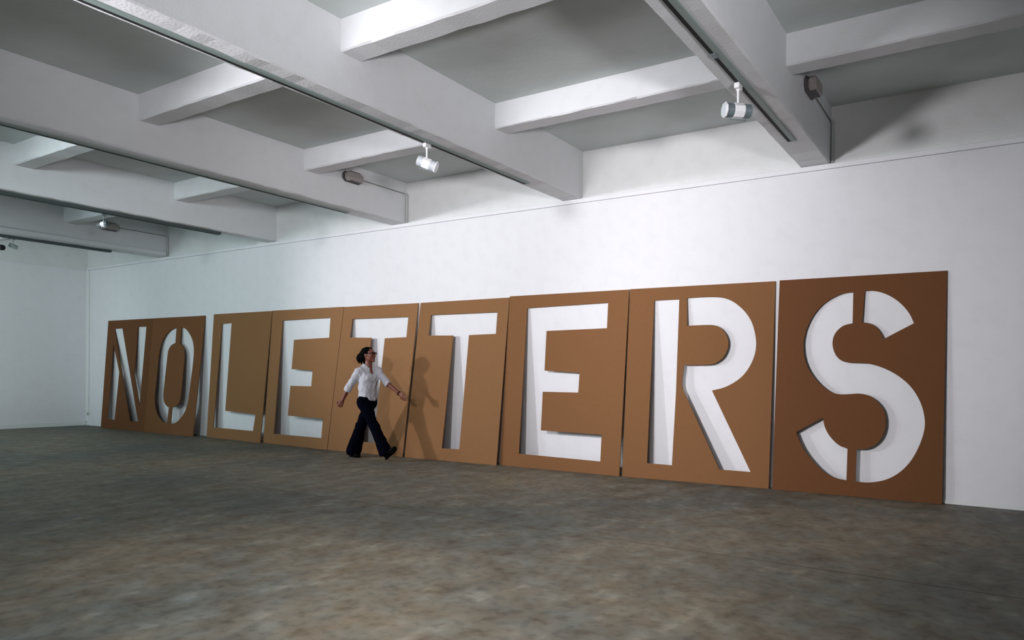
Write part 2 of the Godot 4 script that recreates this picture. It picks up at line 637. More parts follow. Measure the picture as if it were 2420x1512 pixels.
# ------------------------------------------------------------------ the stencil boards
# outlines of the openings in metres from the lower left corner of each board (u, v)
func build_boards():
	var group := "brown stencil boards leaning in a row"
	var n_cut := [
		[0.283, 1.949, 0.636, 1.281, 0.592, 0.199, 0.283, 0.204],
		[0.287, 2.268, 0.626, 2.272, 1.581, 0.210, 1.252, 0.205],
		[1.261, 2.290, 1.602, 2.288, 1.594, 0.561, 1.273, 1.231]]
	var o_cut := [
		[0.892, 2.233, 0.898, 1.914, 0.739, 1.852, 0.665, 1.742, 0.650, 1.546, 0.641, 1.297, 0.632, 1.030, 0.633, 0.835, 0.671, 0.695, 0.757, 0.606, 0.883, 0.552, 0.876, 0.224, 0.671, 0.262, 0.469, 0.395, 0.358, 0.560, 0.310, 0.755, 0.312, 0.989, 0.318, 1.294, 0.320, 1.582, 0.345, 1.798, 0.425, 1.985, 0.567, 2.128, 0.740, 2.208],
		[1.063, 2.241, 1.226, 2.197, 1.387, 2.085, 1.512, 1.944, 1.582, 1.770, 1.601, 1.546, 1.592, 1.271, 1.578, 0.996, 1.556, 0.687, 1.474, 0.479, 1.292, 0.308, 1.136, 0.232, 1.006, 0.208, 1.014, 0.562, 1.152, 0.597, 1.250, 0.678, 1.282, 0.782, 1.284, 0.990, 1.282, 1.233, 1.278, 1.494, 1.264, 1.675, 1.204, 1.808, 1.084, 1.894, 1.066, 1.899]]
	var l_cut := [[0.278, 2.261, 0.593, 2.271, 0.588, 0.548, 1.569, 0.517, 1.537, 0.206, 0.215, 0.207]]
	var e_cut := [[0.301, 2.266, 1.581, 2.279, 1.602, 1.927, 0.668, 1.904, 0.676, 1.371, 1.259, 1.350, 1.265, 1.072, 0.681, 1.069, 0.683, 0.531, 1.675, 0.520, 1.692, 0.189, 0.307, 0.185]]
	var t_cut := [[0.233, 2.244, 1.493, 2.242, 1.497, 1.911, 1.030, 1.899, 1.032, 0.183, 0.740, 0.187, 0.724, 1.913, 0.228, 1.925]]
	var t2_cut := [[0.238, 2.255, 1.506, 2.251, 1.511, 1.926, 1.019, 1.917, 1.027, 0.191, 0.704, 0.185, 0.719, 1.918, 0.234, 1.928]]
	var e2_cut := [[0.313, 2.274, 1.596, 2.297, 1.599, 1.952, 0.659, 1.936, 0.664, 1.375, 1.223, 1.348, 1.219, 1.079, 0.655, 1.077, 0.662, 0.535, 1.606, 0.525, 1.609, 0.172, 0.318, 0.186]]
	var r_cut := [
		[0.345, 2.294, 0.682, 2.297, 0.684, 1.116, 0.667, 0.193, 0.335, 0.196],
		[0.783, 2.307, 0.989, 2.310, 1.124, 2.306, 1.236, 2.291, 1.338, 2.252, 1.435, 2.183, 1.526, 2.090, 1.595, 1.979, 1.636, 1.852, 1.655, 1.734, 1.648, 1.615, 1.618, 1.512, 1.565, 1.407, 1.500, 1.323, 1.407, 1.249, 1.289, 1.187, 1.142, 1.146, 1.641, 0.183, 1.267, 0.184, 0.776, 1.146, 0.774, 1.459, 1.097, 1.465, 1.180, 1.488, 1.262, 1.549, 1.311, 1.639, 1.325, 1.730, 1.301, 1.821, 1.250, 1.893, 1.188, 1.937, 1.126, 1.956, 1.033, 1.960, 0.797, 1.955]]
	var s_cut := [
		[0.797, 2.279, 0.701, 2.270, 0.591, 2.226, 0.480, 2.148, 0.390, 2.036, 0.328, 1.906, 0.296, 1.782, 0.291, 1.689, 0.304, 1.560, 0.343, 1.441, 0.411, 1.325, 0.499, 1.227, 0.592, 1.160, 0.680, 1.134, 0.772, 1.136, 0.880, 1.145, 0.952, 1.135, 1.015, 1.104, 1.080, 1.048, 1.129, 0.972, 1.153, 0.872, 1.150, 0.768, 1.117, 0.665, 1.053, 0.584, 0.975, 0.538, 0.876, 0.525, 0.873, 0.167, 0.998, 0.168, 1.127, 0.197, 1.232, 0.251, 1.328, 0.337, 1.408, 0.451, 1.470, 0.592, 1.510, 0.735, 1.521, 0.855, 1.496, 1.005, 1.443, 1.135, 1.372, 1.243, 1.282, 1.330, 1.178, 1.400, 1.072, 1.449, 0.966, 1.479, 0.858, 1.487, 0.777, 1.489, 0.701, 1.510, 0.644, 1.563, 0.610, 1.638, 0.598, 1.716, 0.610, 1.792, 0.650, 1.859, 0.711, 1.908, 0.799, 1.931],
		[0.914, 2.286, 1.000, 2.284, 1.095, 2.256, 1.199, 2.194, 1.290, 2.108, 1.356, 2.012, 1.398, 1.914, 1.114, 1.750, 1.087, 1.812, 1.049, 1.869, 0.995, 1.912, 0.941, 1.932, 0.897, 1.936],
		[0.243, 0.686, 0.524, 0.864, 0.535, 0.793, 0.566, 0.710, 0.621, 0.630, 0.699, 0.559, 0.784, 0.526, 0.782, 0.173, 0.672, 0.190, 0.555, 0.246, 0.447, 0.344, 0.350, 0.464, 0.285, 0.580]]
	# left top x, right top x, left foot x, right foot x, left foot z, right foot z, left top y, right top y
	var no := [-17.078, -13.371, -17.11, -13.395, 0.165, 0.262, 2.45, 2.438]
	var n_at := [no[0], -15.226, no[2], -15.254, no[4], 0.212, no[6], 2.444]
	var o_at := [-15.224, no[1], -15.252, no[3], 0.212, no[5], 2.444, no[7]]
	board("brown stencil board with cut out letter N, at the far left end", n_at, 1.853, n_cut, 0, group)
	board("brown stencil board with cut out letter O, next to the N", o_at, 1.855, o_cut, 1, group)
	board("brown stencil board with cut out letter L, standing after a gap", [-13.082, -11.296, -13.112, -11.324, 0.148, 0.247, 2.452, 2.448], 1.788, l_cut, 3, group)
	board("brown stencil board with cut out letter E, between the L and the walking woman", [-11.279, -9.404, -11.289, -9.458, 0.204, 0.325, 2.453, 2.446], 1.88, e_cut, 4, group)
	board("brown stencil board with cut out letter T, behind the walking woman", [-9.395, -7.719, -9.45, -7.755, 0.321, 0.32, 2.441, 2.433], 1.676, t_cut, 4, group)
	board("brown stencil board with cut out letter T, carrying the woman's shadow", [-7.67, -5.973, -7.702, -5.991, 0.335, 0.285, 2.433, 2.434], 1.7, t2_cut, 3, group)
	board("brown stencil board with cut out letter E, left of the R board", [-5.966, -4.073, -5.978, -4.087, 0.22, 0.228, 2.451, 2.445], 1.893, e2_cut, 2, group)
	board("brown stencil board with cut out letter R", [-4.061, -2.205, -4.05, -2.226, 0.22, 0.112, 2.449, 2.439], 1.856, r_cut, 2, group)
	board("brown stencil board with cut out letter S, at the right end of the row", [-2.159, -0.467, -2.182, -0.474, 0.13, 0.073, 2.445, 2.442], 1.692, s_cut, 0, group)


# rounds the gentle bends of an outline and keeps its sharp corners
func smooth_outline(flat_list: Array) -> PackedVector2Array:
	var p := []
	for i in range(0, flat_list.size(), 2):
		p.append(Vector2(flat_list[i], flat_list[i + 1]))
	var n := p.size()
	var sharp := []
	for i in n:
		var a: Vector2 = (p[i] - p[(i + n - 1) % n]).normalized()
		var b: Vector2 = (p[(i + 1) % n] - p[i]).normalized()
		sharp.append(absf(a.angle_to(b)) > deg_to_rad(38.0) or absf(a.angle_to(b)) < deg_to_rad(1.0))
	var out := PackedVector2Array()
	for i in n:
		var j := (i + 1) % n
		var a: Vector2 = p[i]
		var b: Vector2 = p[j]
		var len := a.distance_to(b)
		out.append(a)
		if (sharp[i] and sharp[j]) or len > 0.5:
			continue
		var ta: Vector2 = (b - a).normalized() if sharp[i] else (b - p[(i + n - 1) % n]).normalized()
		var tb: Vector2 = (b - a).normalized() if sharp[j] else (p[(j + 1) % n] - a).normalized()
		for k in range(1, 5):
			var t := k / 5.0
			out.append(a.bezier_interpolate(a + ta * len / 3.0, b - tb * len / 3.0, b, t))
	return out


func board(label: String, at: Array, width: float, cuts: Array, tint: int, group: String):
	var top := 0.018
	var foot := Vector3((at[2] + at[3]) * 0.5, 0.0, (at[4] + at[5]) * 0.5)
	var bl := Vector3(at[2], 0.002, at[4]) - foot
	var br := Vector3(at[3], 0.002, at[5]) - foot
	var tl := Vector3(at[0], at[6], top) - foot
	var trr := Vector3(at[1], at[7], top) - foot
	var n := (br - bl).cross(tl - bl).normalized()
	var thick := 0.013
	var place := func(q: Vector2, back: bool) -> Vector3:
		var s := q.x / width
		var t := q.y / BOARD_HEIGHT
		var f: Vector3 = bl.lerp(br, s).lerp(tl.lerp(trr, s), t)
		return f - n * thick if back else f
	var holes := []
	var lines := [0.0]
	for c in cuts:
		var hole := smooth_outline(c)
		if Geometry2D.is_polygon_clockwise(hole):
			hole.reverse()
		holes.append(hole)
		var lo := 9.0
		var hi := -9.0
		for q in hole:
			lo = minf(lo, q.x)
			hi = maxf(hi, q.x)
		lines.append((lo + hi) * 0.5)
	lines.append(width)
	lines.sort()
	var st := st_new()
	for i in lines.size() - 1:
		if lines[i + 1] - lines[i] < 0.01:
			lines[i + 1] = lines[i]
			continue
		var pieces: Array = [PackedVector2Array([Vector2(lines[i], 0), Vector2(lines[i + 1], 0), Vector2(lines[i + 1], BOARD_HEIGHT), Vector2(lines[i], BOARD_HEIGHT)])]
		for hole in holes:
			var next := []
			for piece in pieces:
				next.append_array(Geometry2D.clip_polygons(piece, hole))
			pieces = next
		for piece in pieces:
			var idx := Geometry2D.triangulate_polygon(piece)
			for k in range(0, idx.size(), 3):
				var t := [piece[idx[k]], piece[idx[k + 1]], piece[idx[k + 2]]]
				if (t[1] - t[0]).cross(t[2] - t[0]) < 0.0:
					t = [t[0], t[2], t[1]]
				for side in 2:
					for j in ([0, 2, 1] if side == 0 else [0, 1, 2]):
						st.set_normal(n if side == 0 else -n)
						st.add_vertex(place.call(t[j], side == 1))
	var rims := [PackedVector2Array([Vector2(0, 0), Vector2(width, 0), Vector2(width, BOARD_HEIGHT), Vector2(0, BOARD_HEIGHT)])]
	rims.append_array(holes)
	for r in rims.size():
		var rim: PackedVector2Array = rims[r]
		for k in rim.size():
			var a := rim[k]
			var b := rim[(k + 1) % rim.size()]
			var e := (b - a).normalized()
			var outward := Vector2(e.y, -e.x) * (1.0 if r == 0 else -1.0)
			var mid2 := (a + b) * 0.5 - outward * 0.01
			var inside: Vector3 = place.call(mid2, false) - n * thick * 0.5
			poly(st, [place.call(a, false), place.call(b, false), place.call(b, true), place.call(a, true)], inside)
	var o := obj("stencil_board", st, M["board%d" % tint])
	o.position = foot
	tag(o, label, "stencil board", group)


# ------------------------------------------------------------------ what hangs under the beams
func build_fittings():
	var rails := [
		[-1.825, 1.05, "black slotted lighting track under the beam at the upper right", 3.46],
		[-5.045, 1.05, "grey lighting track under the long middle beam, carrying one white spotlight", 6.9],
		[-8.27, 1.03, "grey lighting track under the beam that has no spotlight", 0.0],
		[-11.42, 1.05, "lighting track under the fourth beam from the right, carrying one spotlight", 0.0, true],
		[-15.07, 1.03, "lighting track under the leftmost beam, carrying two spotlights", 0.0, true]]
	for r in rails:
		var t := thing("lighting_track", r[2], "track", Vector3(r[0], BEAM_BOTTOM, r[1]), "lighting tracks under the beams")
		var len: float = 9.8 - r[1]
		var st := st_new()
		var deep: float = 0.04 if r.size() > 4 else 0.014
		add_box(st, Vector3(-0.018, -deep, 0), Vector3(0.060, 0.006, len), 0.003)
		obj("rail_housing", st, M.rail_dark if r.size() > 4 else M.rail, t)
		st = st_new()
		add_box(st, Vector3(-0.020, -deep - 0.003, 0.012), Vector3(0.010, -0.004, len - 0.01), 0.002)
		obj("power_slot", st, M.slot, t)
		if r[3] > 0.0:
			st = st_new()
			add_box(st, Vector3(-0.022, -0.021, r[3] - r[1] - 0.045), Vector3(0.02, -0.002, r[3] - r[1] + 0.045), 0.003)
			obj("rail_coupler", st, M.lamp_grey, t)
	# spotlights: adapter on the track, stem, drum
	spotlight(Vector3(-1.83, BEAM_BOTTOM - 0.012, 2.83), -48.0, 0.0, 1.0, M.lamp_white, M.lamp_grey, "white drum spotlight hanging from the black track at the upper right")
	spotlight(Vector3(-5.05, BEAM_BOTTOM - 0.012, 2.98), 118.0, 22.0, 0.95, M.lamp_white, M.lens, "white spotlight on a thin stem under the long middle beam")
	spotlight(Vector3(-11.444, BEAM_BOTTOM - 0.038, 3.03), -70.0, 10.0, 0.72, M.lamp_white, M.lamp_grey, "grey spotlight in front of the far bulkhead box", M.lamp_grey, M.lamp_grey)
	spotlight(Vector3(-15.07, BEAM_BOTTOM - 0.038, 3.01), -75.0, -8.0, 0.85, M.lamp_black, M.lamp_black, "black and white spotlight at the left edge of the picture", M.lamp_white)
	spotlight(Vector3(-15.07, BEAM_BOTTOM - 0.038, 2.79), 150.0, 20.0, 0.62, M.rail, M.rail, "small grey spotlight on the leftmost track, right of the black one", M.rail, M.rail)
	# bulkhead boxes on the beam sides, each with its cable to the wall
	var boxes := [
		[-1.63, 1.19, 4.19, "brownish eight sided bulkhead box on the beam side at the upper right", "thin cable from the upper right bulkhead box down the wall corner"],
		[-8.03, 1.19, 4.19, "brownish bulkhead box on the beam side in the middle, left of the white spotlight", "pale conduit with a bend from the middle bulkhead box to the wall corner"],
		[-14.79, 1.21, 4.16, "dark bulkhead box on the leftmost beam, behind the grey spotlight", "pale conduit with a bend at the end of the leftmost beam"]]
	for b in boxes:
		var at := Vector3(b[0] + 0.004, b[2], b[1])
		var t := thing("bulkhead_box", b[3], "bulkhead light", at, "bulkhead boxes on the beam sides")
		# local: depth along +x, length along z
		var turn := Transform3D(Basis(Vector3(0, 0, 1), Vector3(0, 1, 0), Vector3(1, 0, 0)), Vector3.ZERO)
		var oct := [Vector2(-0.18, -0.035), Vector2(-0.14, -0.075), Vector2(0.14, -0.075), Vector2(0.18, -0.035), Vector2(0.18, 0.035), Vector2(0.14, 0.075), Vector2(-0.14, 0.075), Vector2(-0.18, 0.035)]
		var st := st_new()
		add_prism(st, oct, 0.0, 0.022, 0.004, turn)
		obj("back_plate", st, M.bulkhead_rim, t)
		var small := []
		for q in oct:
			small.append(q * Vector2(0.95, 0.9))
		st = st_new()
		add_prism(st, small, 0.022, 0.105, 0.022, turn)
		obj("lamp_cover", st, M.bulkhead, t)
		st = st_new()
		for s in [-1.0, 1.0]:
			add_box(st, Vector3(0.02, 0.045 * s - 0.005, -0.1), Vector3(0.088, 0.045 * s + 0.005 + 0.028 * s, 0.1), 0.003)
		obj("grip_rib", st, M.bulkhead_rim, t)
		var face: float = b[0]
		var y: float = b[2] + 0.015
		var cd := thing("cable_conduit", b[4], "conduit", Vector3(face, y, 0.0), "conduits beside the beams")
		st = st_new()
		add_tube(st, [Vector3(0.008, 0, b[1] - 0.185), Vector3(0.008, 0, 0.03)], 0.007, 8)
		obj("cable_run", st, M.cable, cd)
		st = st_new()
		var bend := []
		for k in 6:
			var a := PI * 0.5 * k / 5.0
			bend.append(Vector3(0.022, -0.05 + 0.05 * cos(a), 0.035 - 0.05 * sin(a)))
		bend.append(Vector3(0.022, BEAM_BOTTOM + 0.004 - y, -0.015))
		add_tube(st, bend, 0.017, 10)
		obj("conduit_pipe", st, M.conduit, cd)
	# thin pipe and socket near the left corner
	var pp := st_new()
	add_tube(pp, [Vector3(0, 0.0, 0), Vector3(0, LINING_TOP - 0.36, 0)], 0.009, 8)
	var ppo := obj("corner_pipe", pp, M.paint)
	ppo.position = Vector3(WALL_LEFT + 0.115, 0.345, 0.011)
	tag(ppo, "thin white pipe running up the wall beside the left corner", "pipe")
	var so := thing("wall_socket", "small grey socket low on the wall at the left corner", "socket", Vector3(WALL_LEFT + 0.115, 0.28, 0.001))
	var ss := st_new()
	add_box(ss, Vector3(-0.026, -0.042, 0), Vector3(0.026, 0.042, 0.03), 0.006)
	obj("socket_box", ss, M.conduit, so)
	ss = st_new()
	add_box(ss, Vector3(-0.018, -0.03, 0.03), Vector3(0.018, 0.02, 0.034), 0.002)
	obj("socket_cover", ss, M.cable, so)


func spotlight(at: Vector3, turn: float, tilt: float, k: float, body_mat: Material, end_mat: Material, label: String, front_mat: Material = null, stem_mat: Material = null):
	front_mat = front_mat if front_mat else body_mat
	stem_mat = stem_mat if stem_mat else M.lamp_white
	var t := thing("track_spotlight", label, "spotlight", at, "spotlights on the lighting tracks")
	var st := st_new()
	add_box(st, Vector3(-0.022, -0.05, -0.05) * k, Vector3(0.022, -0.004, 0.05) * k, 0.006)
	obj("track_adapter", st, stem_mat, t)
	st = st_new()
	add_tube(st, [Vector3(0, -0.05, 0) * k, Vector3(0, -0.062, 0) * k, Vector3(0, -0.062, 0) * k + Vector3(0, -0.001, 0), Vector3(0, -0.17, 0) * k], [0.017 * k, 0.017 * k, 0.010 * k, 0.009 * k], 10)
	obj("stem", st, stem_mat, t)
	# drum: its axis is the local z, pointing where the lamp looks
	var b := Basis(Vector3.UP, deg_to_rad(turn)) * Basis(Vector3.RIGHT, deg_to_rad(tilt)) * Basis.from_scale(Vector3.ONE * k)
	var xf := Transform3D(b, Vector3(0, -0.225, 0) * k)
	var oct := ring2(0.062, 8, -1.0, 0.5)
	st = st_new()
	add_prism(st, oct, -0.045, 0.045, 0.004, xf)
	obj("drum_band", st, body_mat, t)
	st = st_new()
	var small := ring2(0.057, 16)
	for s in 5:
		add_prism(st, small, 0.045 + s * 0.012, 0.054 + s * 0.012, 0.002, xf)
		add_prism(st, small, -0.057 - s * 0.012, -0.048 - s * 0.012, 0.002, xf)
	add_prism(st, ring2(0.05, 16), -0.105, 0.105, 0.0, xf)
	obj("cooling_fins", st, end_mat, t)
	st = st_new()
	add_prism(st, ring2(0.064, 8, -1.0, 0.5), 0.105, 0.122, 0.004, xf)
	obj("front_ring", st, front_mat, t)
	st = st_new()
	add_prism(st, ring2(0.05, 20), 0.121, 0.126, 0.002, xf)
	obj("front_glass", st, M.lens, t)
	st = st_new()
	add_tube(st, [xf * Vector3(0, -0.062, -0.07), xf * Vector3(0, -0.074, -0.066), xf * Vector3(0, -0.074, 0.07), xf * Vector3(0, -0.062, 0.074)], 0.005 * k, 8)
	obj("aiming_bar", st, M.lamp_grey, t)


# ------------------------------------------------------------------ the woman
# A figure is a field of distances: tapered capsules and ellipsoids joined by a smooth minimum, meshed as surface nets.
class Field:
	var cell: float
	var lo: Vector3
	var nx: int
	var ny: int
	var nz: int
	var f: PackedFloat32Array

	func _init(lo_: Vector3, hi: Vector3, cell_: float):
		cell = cell_
		lo = lo_
		nx = int(ceil((hi.x - lo.x) / cell)) + 1
		ny = int(ceil((hi.y - lo.y) / cell)) + 1
		nz = int(ceil((hi.z - lo.z) / cell)) + 1
		f.resize(nx * ny * nz)
		f.fill(0.2)

	func span(a: Vector3, b: Vector3) -> Array:
		var p := ((a - lo) / cell).floor()
		var q := ((b - lo) / cell).ceil()
		return [clampi(int(p.x), 0, nx - 1), clampi(int(q.x), 0, nx - 1), clampi(int(p.y), 0, ny - 1), clampi(int(q.y), 0, ny - 1), clampi(int(p.z), 0, nz - 1), clampi(int(q.z), 0, nz - 1)]

	# tapered capsule; squash < 1 flattens it along the axis "flat" (unit vector)
	func cone(a: Vector3, b: Vector3, ra: float, rb: float, k := 0.02, squash := 1.0, flat := Vector3.RIGHT, cut := false):
		var m := maxf(ra, rb) + k + cell * 3.0
		var s := span(a.min(b) - Vector3.ONE * m, a.max(b) + Vector3.ONE * m)
		var ab := b - a
		var inv := 1.0 / maxf(ab.length_squared(), 1e-9)
		var grow := 1.0 / squash - 1.0
		for z in range(s[4], s[5] + 1):
			for y in range(s[2], s[3] + 1):
				var i := (z * ny + y) * nx
				for x in range(s[0], s[1] + 1):
					var p := lo + Vector3(x, y, z) * cell - a
					var t := clampf(p.dot(ab) * inv, 0.0, 1.0)
					var v := p - ab * t
					if grow > 0.0:
						v += flat * (v.dot(flat) * grow)
					var d := v.length() - lerpf(ra, rb, t)
					put(i + x, d, k, cut)

	func ball(c: Vector3, r: Vector3, b := Basis.IDENTITY, k := 0.02, cut := false):
		var m := maxf(r.x, maxf(r.y, r.z)) + k + cell * 3.0
		var s := span(c - Vector3.ONE * m, c + Vector3.ONE * m)
		var bt := b.transposed()
		var rm := minf(r.x, minf(r.y, r.z))
		for z in range(s[4], s[5] + 1):
			for y in range(s[2], s[3] + 1):
				var i := (z * ny + y) * nx
				for x in range(s[0], s[1] + 1):
					var p: Vector3 = bt * (lo + Vector3(x, y, z) * cell - c)
					var q := p / r
					var l := q.length()
					var g := (q / r).length()
					var d := l * (l - 1.0) / maxf(g, 1e-6) if l > 1e-5 else -rm
					put(i + x, d, k, cut)

	# keeps what lies on the side of a plane that n points away from
	func trim(at: Vector3, n: Vector3, a: Vector3, b: Vector3):
		var s := span(a, b)
		for z in range(s[4], s[5] + 1):
			for y in range(s[2], s[3] + 1):
				var i := (z * ny + y) * nx
				for x in range(s[0], s[1] + 1):
					var d := (lo + Vector3(x, y, z) * cell - at).dot(n)
					if d > f[i + x]:
						f[i + x] = d

	func put(i: int, d: float, k: float, cut: bool):
		var o := f[i]
		if cut:
			d = -d
			if d > o - k:
				var h := maxf(k - absf(o - d), 0.0) / k
				f[i] = maxf(o, d) + h * h * k * 0.25
		elif d < o + k:
			var h := maxf(k - absf(o - d), 0.0) / k
			f[i] = minf(o, d) - h * h * k * 0.25

	func ruffle(n: FastNoiseLite, amount: float, stretch: Vector3):
		for z in nz:
			for y in ny:
				var i := (z * ny + y) * nx
				for x in nx:
					if absf(f[i + x]) < 0.04:
						var p := (lo + Vector3(x, y, z) * cell) * stretch
						f[i + x] += n.get_noise_3dv(p) * amount

	func mesh(st: SurfaceTool, tint = null):
		var id := {}
		var pts := PackedVector3Array()
		var sx := 1
		var sy := nx
		var sz := nx * ny
		var off := [0, sx, sy, sx + sy, sz, sx + sz, sy + sz, sx + sy + sz]
		var edge := [[0, 1], [2, 3], [4, 5], [6, 7], [0, 2], [1, 3], [4, 6], [5, 7], [0, 4], [1, 5], [2, 6], [3, 7]]
		var corner := [Vector3(0, 0, 0), Vector3(1, 0, 0), Vector3(0, 1, 0), Vector3(1, 1, 0), Vector3(0, 0, 1), Vector3(1, 0, 1), Vector3(0, 1, 1), Vector3(1, 1, 1)]
		var far := cell * 7.0
		for z in nz - 1:
			for y in ny - 1:
				var i0 := (z * ny + y) * nx
				for x in nx - 1:
					var i := i0 + x
					if absf(f[i]) > far:
						continue
					var inside := f[i] < 0.0
					var same := true
					for k in range(1, 8):
						if (f[i + off[k]] < 0.0) != inside:
							same = false
							break
					if same:
						continue
					var sum := Vector3.ZERO
					var cnt := 0
					for e in edge:
						var fa := f[i + off[e[0]]]
						var fb := f[i + off[e[1]]]
						if (fa < 0.0) != (fb < 0.0):
							sum += (corner[e[0]] as Vector3).lerp(corner[e[1]], fa / (fa - fb))
							cnt += 1
					id[i] = pts.size()
					pts.append(lo + (Vector3(x, y, z) + sum / cnt) * cell)
		var tris := PackedInt32Array()
		for i in id:
			var inside := f[i] < 0.0
			for ax in 3:
				var da: int = [sx, sy, sz][ax]
				if (f[i + da] < 0.0) == inside:
					continue
				var du: int = [sy, sz, sx][ax]
				var dv: int = [sz, sx, sy][ax]
				if not (id.has(i - du) and id.has(i - dv) and id.has(i - du - dv)):
					continue
				var q := [id[i - du - dv], id[i - dv], id[i], id[i - du]]
				if inside:
					tris.append_array(PackedInt32Array([q[0], q[2], q[1], q[0], q[3], q[2]]))
				else:
					tris.append_array(PackedInt32Array([q[0], q[1], q[2], q[0], q[2], q[3]]))
		var nor := PackedVector3Array()
		nor.resize(pts.size())
		for k in range(0, tris.size(), 3):
			var n := (pts[tris[k + 2]] - pts[tris[k]]).cross(pts[tris[k + 1]] - pts[tris[k]])
			nor[tris[k]] += n
			nor[tris[k + 1]] += n
			nor[tris[k + 2]] += n
		for k in tris:
			st.set_normal(nor[k].normalized())
			st.set_color(tint.call(pts[k]) if tint != null else Color.WHITE)
			st.add_vertex(pts[k])


func build_person(at: Vector3):
	var skin := flat(Color(1, 1, 1), 0.5)
	skin.vertex_color_use_as_albedo = true
	skin.subsurf_scatter_enabled = true
	skin.subsurf_scatter_strength = 0.05
	var shirt_m := flat(Color(0.71, 0.71, 0.735), 0.85)
	shirt_m.rim_enabled = true
	shirt_m.rim = 0.2
	var denim := flat(Color(0.030, 0.036, 0.075), 0.95)
	denim.metallic_specular = 0.08
	denim.albedo_texture = noise_tex(0.06, 4, 256, [[0.0, 1.0], [Color(0.7, 0.7, 0.75), Color(1, 1, 1)]], 0.0, 90)
	denim.uv1_triplanar = true
	denim.uv1_scale = Vector3.ONE * 3.0
	var black := flat(Color(0.018, 0.018, 0.02), 0.7)
	black.metallic_specular = 0.15
	var hair_m := flat(Color(0.022, 0.018, 0.016), 0.75)
	hair_m.metallic_specular = 0.12
	hair_m.normal_enabled = true
	hair_m.normal_texture = noise_tex(0.08, 3, 256, [], 2.5, 95)
	hair_m.uv1_triplanar = true
	hair_m.uv1_scale = Vector3(3, 0.8, 3)

	# joints, in the person's own space: she walks along +x, her right side is +z
	var hip := Vector3(0.0, 0.93, 0)
	var chest := Vector3(0.008, 1.24, 0)
	var neck := Vector3(0.01, 1.40, 0)
	var head := Vector3(0.035, 1.585, 0.0)
	var sh_r := Vector3(-0.040, 1.328, 0.150)
	var el_r := Vector3(-0.222, 1.062, 0.19)
	var wr_r := Vector3(-0.322, 0.885, 0.205)
	var sh_l := Vector3(0.065, 1.345, -0.155)
	var el_l := Vector3(0.265, 1.158, -0.15)
	var wr_l := Vector3(0.478, 1.002, -0.195)
	var hip_r := Vector3(0.008, 0.90, 0.085)
	var kn_r := Vector3(0.225, 0.515, 0.085)
	var an_r := Vector3(0.475, 0.135, 0.08)
	var hip_l := Vector3(-0.012, 0.90, -0.085)
	var kn_l := Vector3(-0.205, 0.49, -0.075)
	var an_l := Vector3(-0.345, 0.105, -0.05)
	var flesh := Color(0.155, 0.045, 0.027)
	var skin_tone := func(p: Vector3) -> Color:
		var d := p - head
		var c := flesh
		if d.x > 0.05 and absf(d.y + 0.062) < 0.011 and absf(d.z + 0.012) < 0.026:
			c = Color(0.10, 0.022, 0.02)
		elif d.x > 0.03 and absf(d.y - 0.036) < 0.006 and absf(absf(d.z + 0.012) - 0.034) < 0.02:
			c = Color(0.03, 0.018, 0.014)
		return c

	# ---- body: torso, limbs, then the head and the hands on finer grids ----
	var st := st_new()
	var b := Field.new(Vector3(-0.45, -0.01, -0.32), Vector3(0.60, 1.53, 0.32), 0.0125)
	b.cone(hip + Vector3(0, 0, 0.045), hip - Vector3(0, 0, 0.045), 0.075, 0.075, 0.04)
	b.cone(hip, chest, 0.08, 0.088, 0.05, 0.8, Vector3.RIGHT)
	b.cone(chest + Vector3(-0.02, 0.04, 0.07), chest + Vector3(0.02, 0.04, -0.07), 0.066, 0.066, 0.05)
	b.cone(Vector3(-0.01, 1.35, 0), neck + Vector3(0.012, 0.09, 0), 0.06, 0.050, 0.05)
	b.cone(neck + Vector3(0.01, 0.0, 0), Vector3(0.083, 1.275, 0.0), 0.052, 0.032, 0.03)
	b.cone(chest + Vector3(0.02, 0.09, 0.06), sh_r, 0.034, 0.030, 0.03)
	b.cone(chest + Vector3(0.02, 0.09, -0.06), sh_l, 0.034, 0.030, 0.03)
	b.cone(sh_r, el_r, 0.034, 0.030, 0.02)
	b.cone(el_r, wr_r, 0.036, 0.025, 0.02)
	b.cone(sh_l, el_l, 0.034, 0.030, 0.02)
	b.cone(el_l, wr_l, 0.036, 0.025, 0.02)
	b.cone(hip_r, kn_r, 0.058, 0.036, 0.04)
	b.cone(kn_r, an_r, 0.036, 0.026, 0.02)
	b.cone(hip_l, kn_l, 0.058, 0.036, 0.04)
	b.cone(kn_l, an_l, 0.036, 0.026, 0.02)
	b.mesh(st, skin_tone)
	# head: faces +x, turned a little away from the camera
	var face := Basis(Vector3.UP, 0.10) * Basis(Vector3(0, 0, 1), 0.13)
	var fp := func(x: float, y: float, z: float) -> Vector3: return head + face * Vector3(x, y, z)
	var h := Field.new(head + Vector3(-0.125, -0.20, -0.115), head + Vector3(0.15, 0.135, 0.115), 0.0045)
	h.ball(fp.call(-0.012, 0.03, 0), Vector3(0.092, 0.088, 0.073), face, 0.02)
	h.ball(fp.call(0.018, -0.03, 0), Vector3(0.068, 0.082, 0.06), face, 0.03)
	h.cone(fp.call(0.035, -0.085, 0.0), fp.call(0.060, -0.092, 0), 0.032, 0.020, 0.025)
	h.cone(fp.call(0.02, -0.07, 0.04), fp.call(-0.025, -0.03, 0.055), 0.02, 0.016, 0.02)
	h.cone(fp.call(0.02, -0.07, -0.04), fp.call(-0.025, -0.03, -0.055), 0.02, 0.016, 0.02)
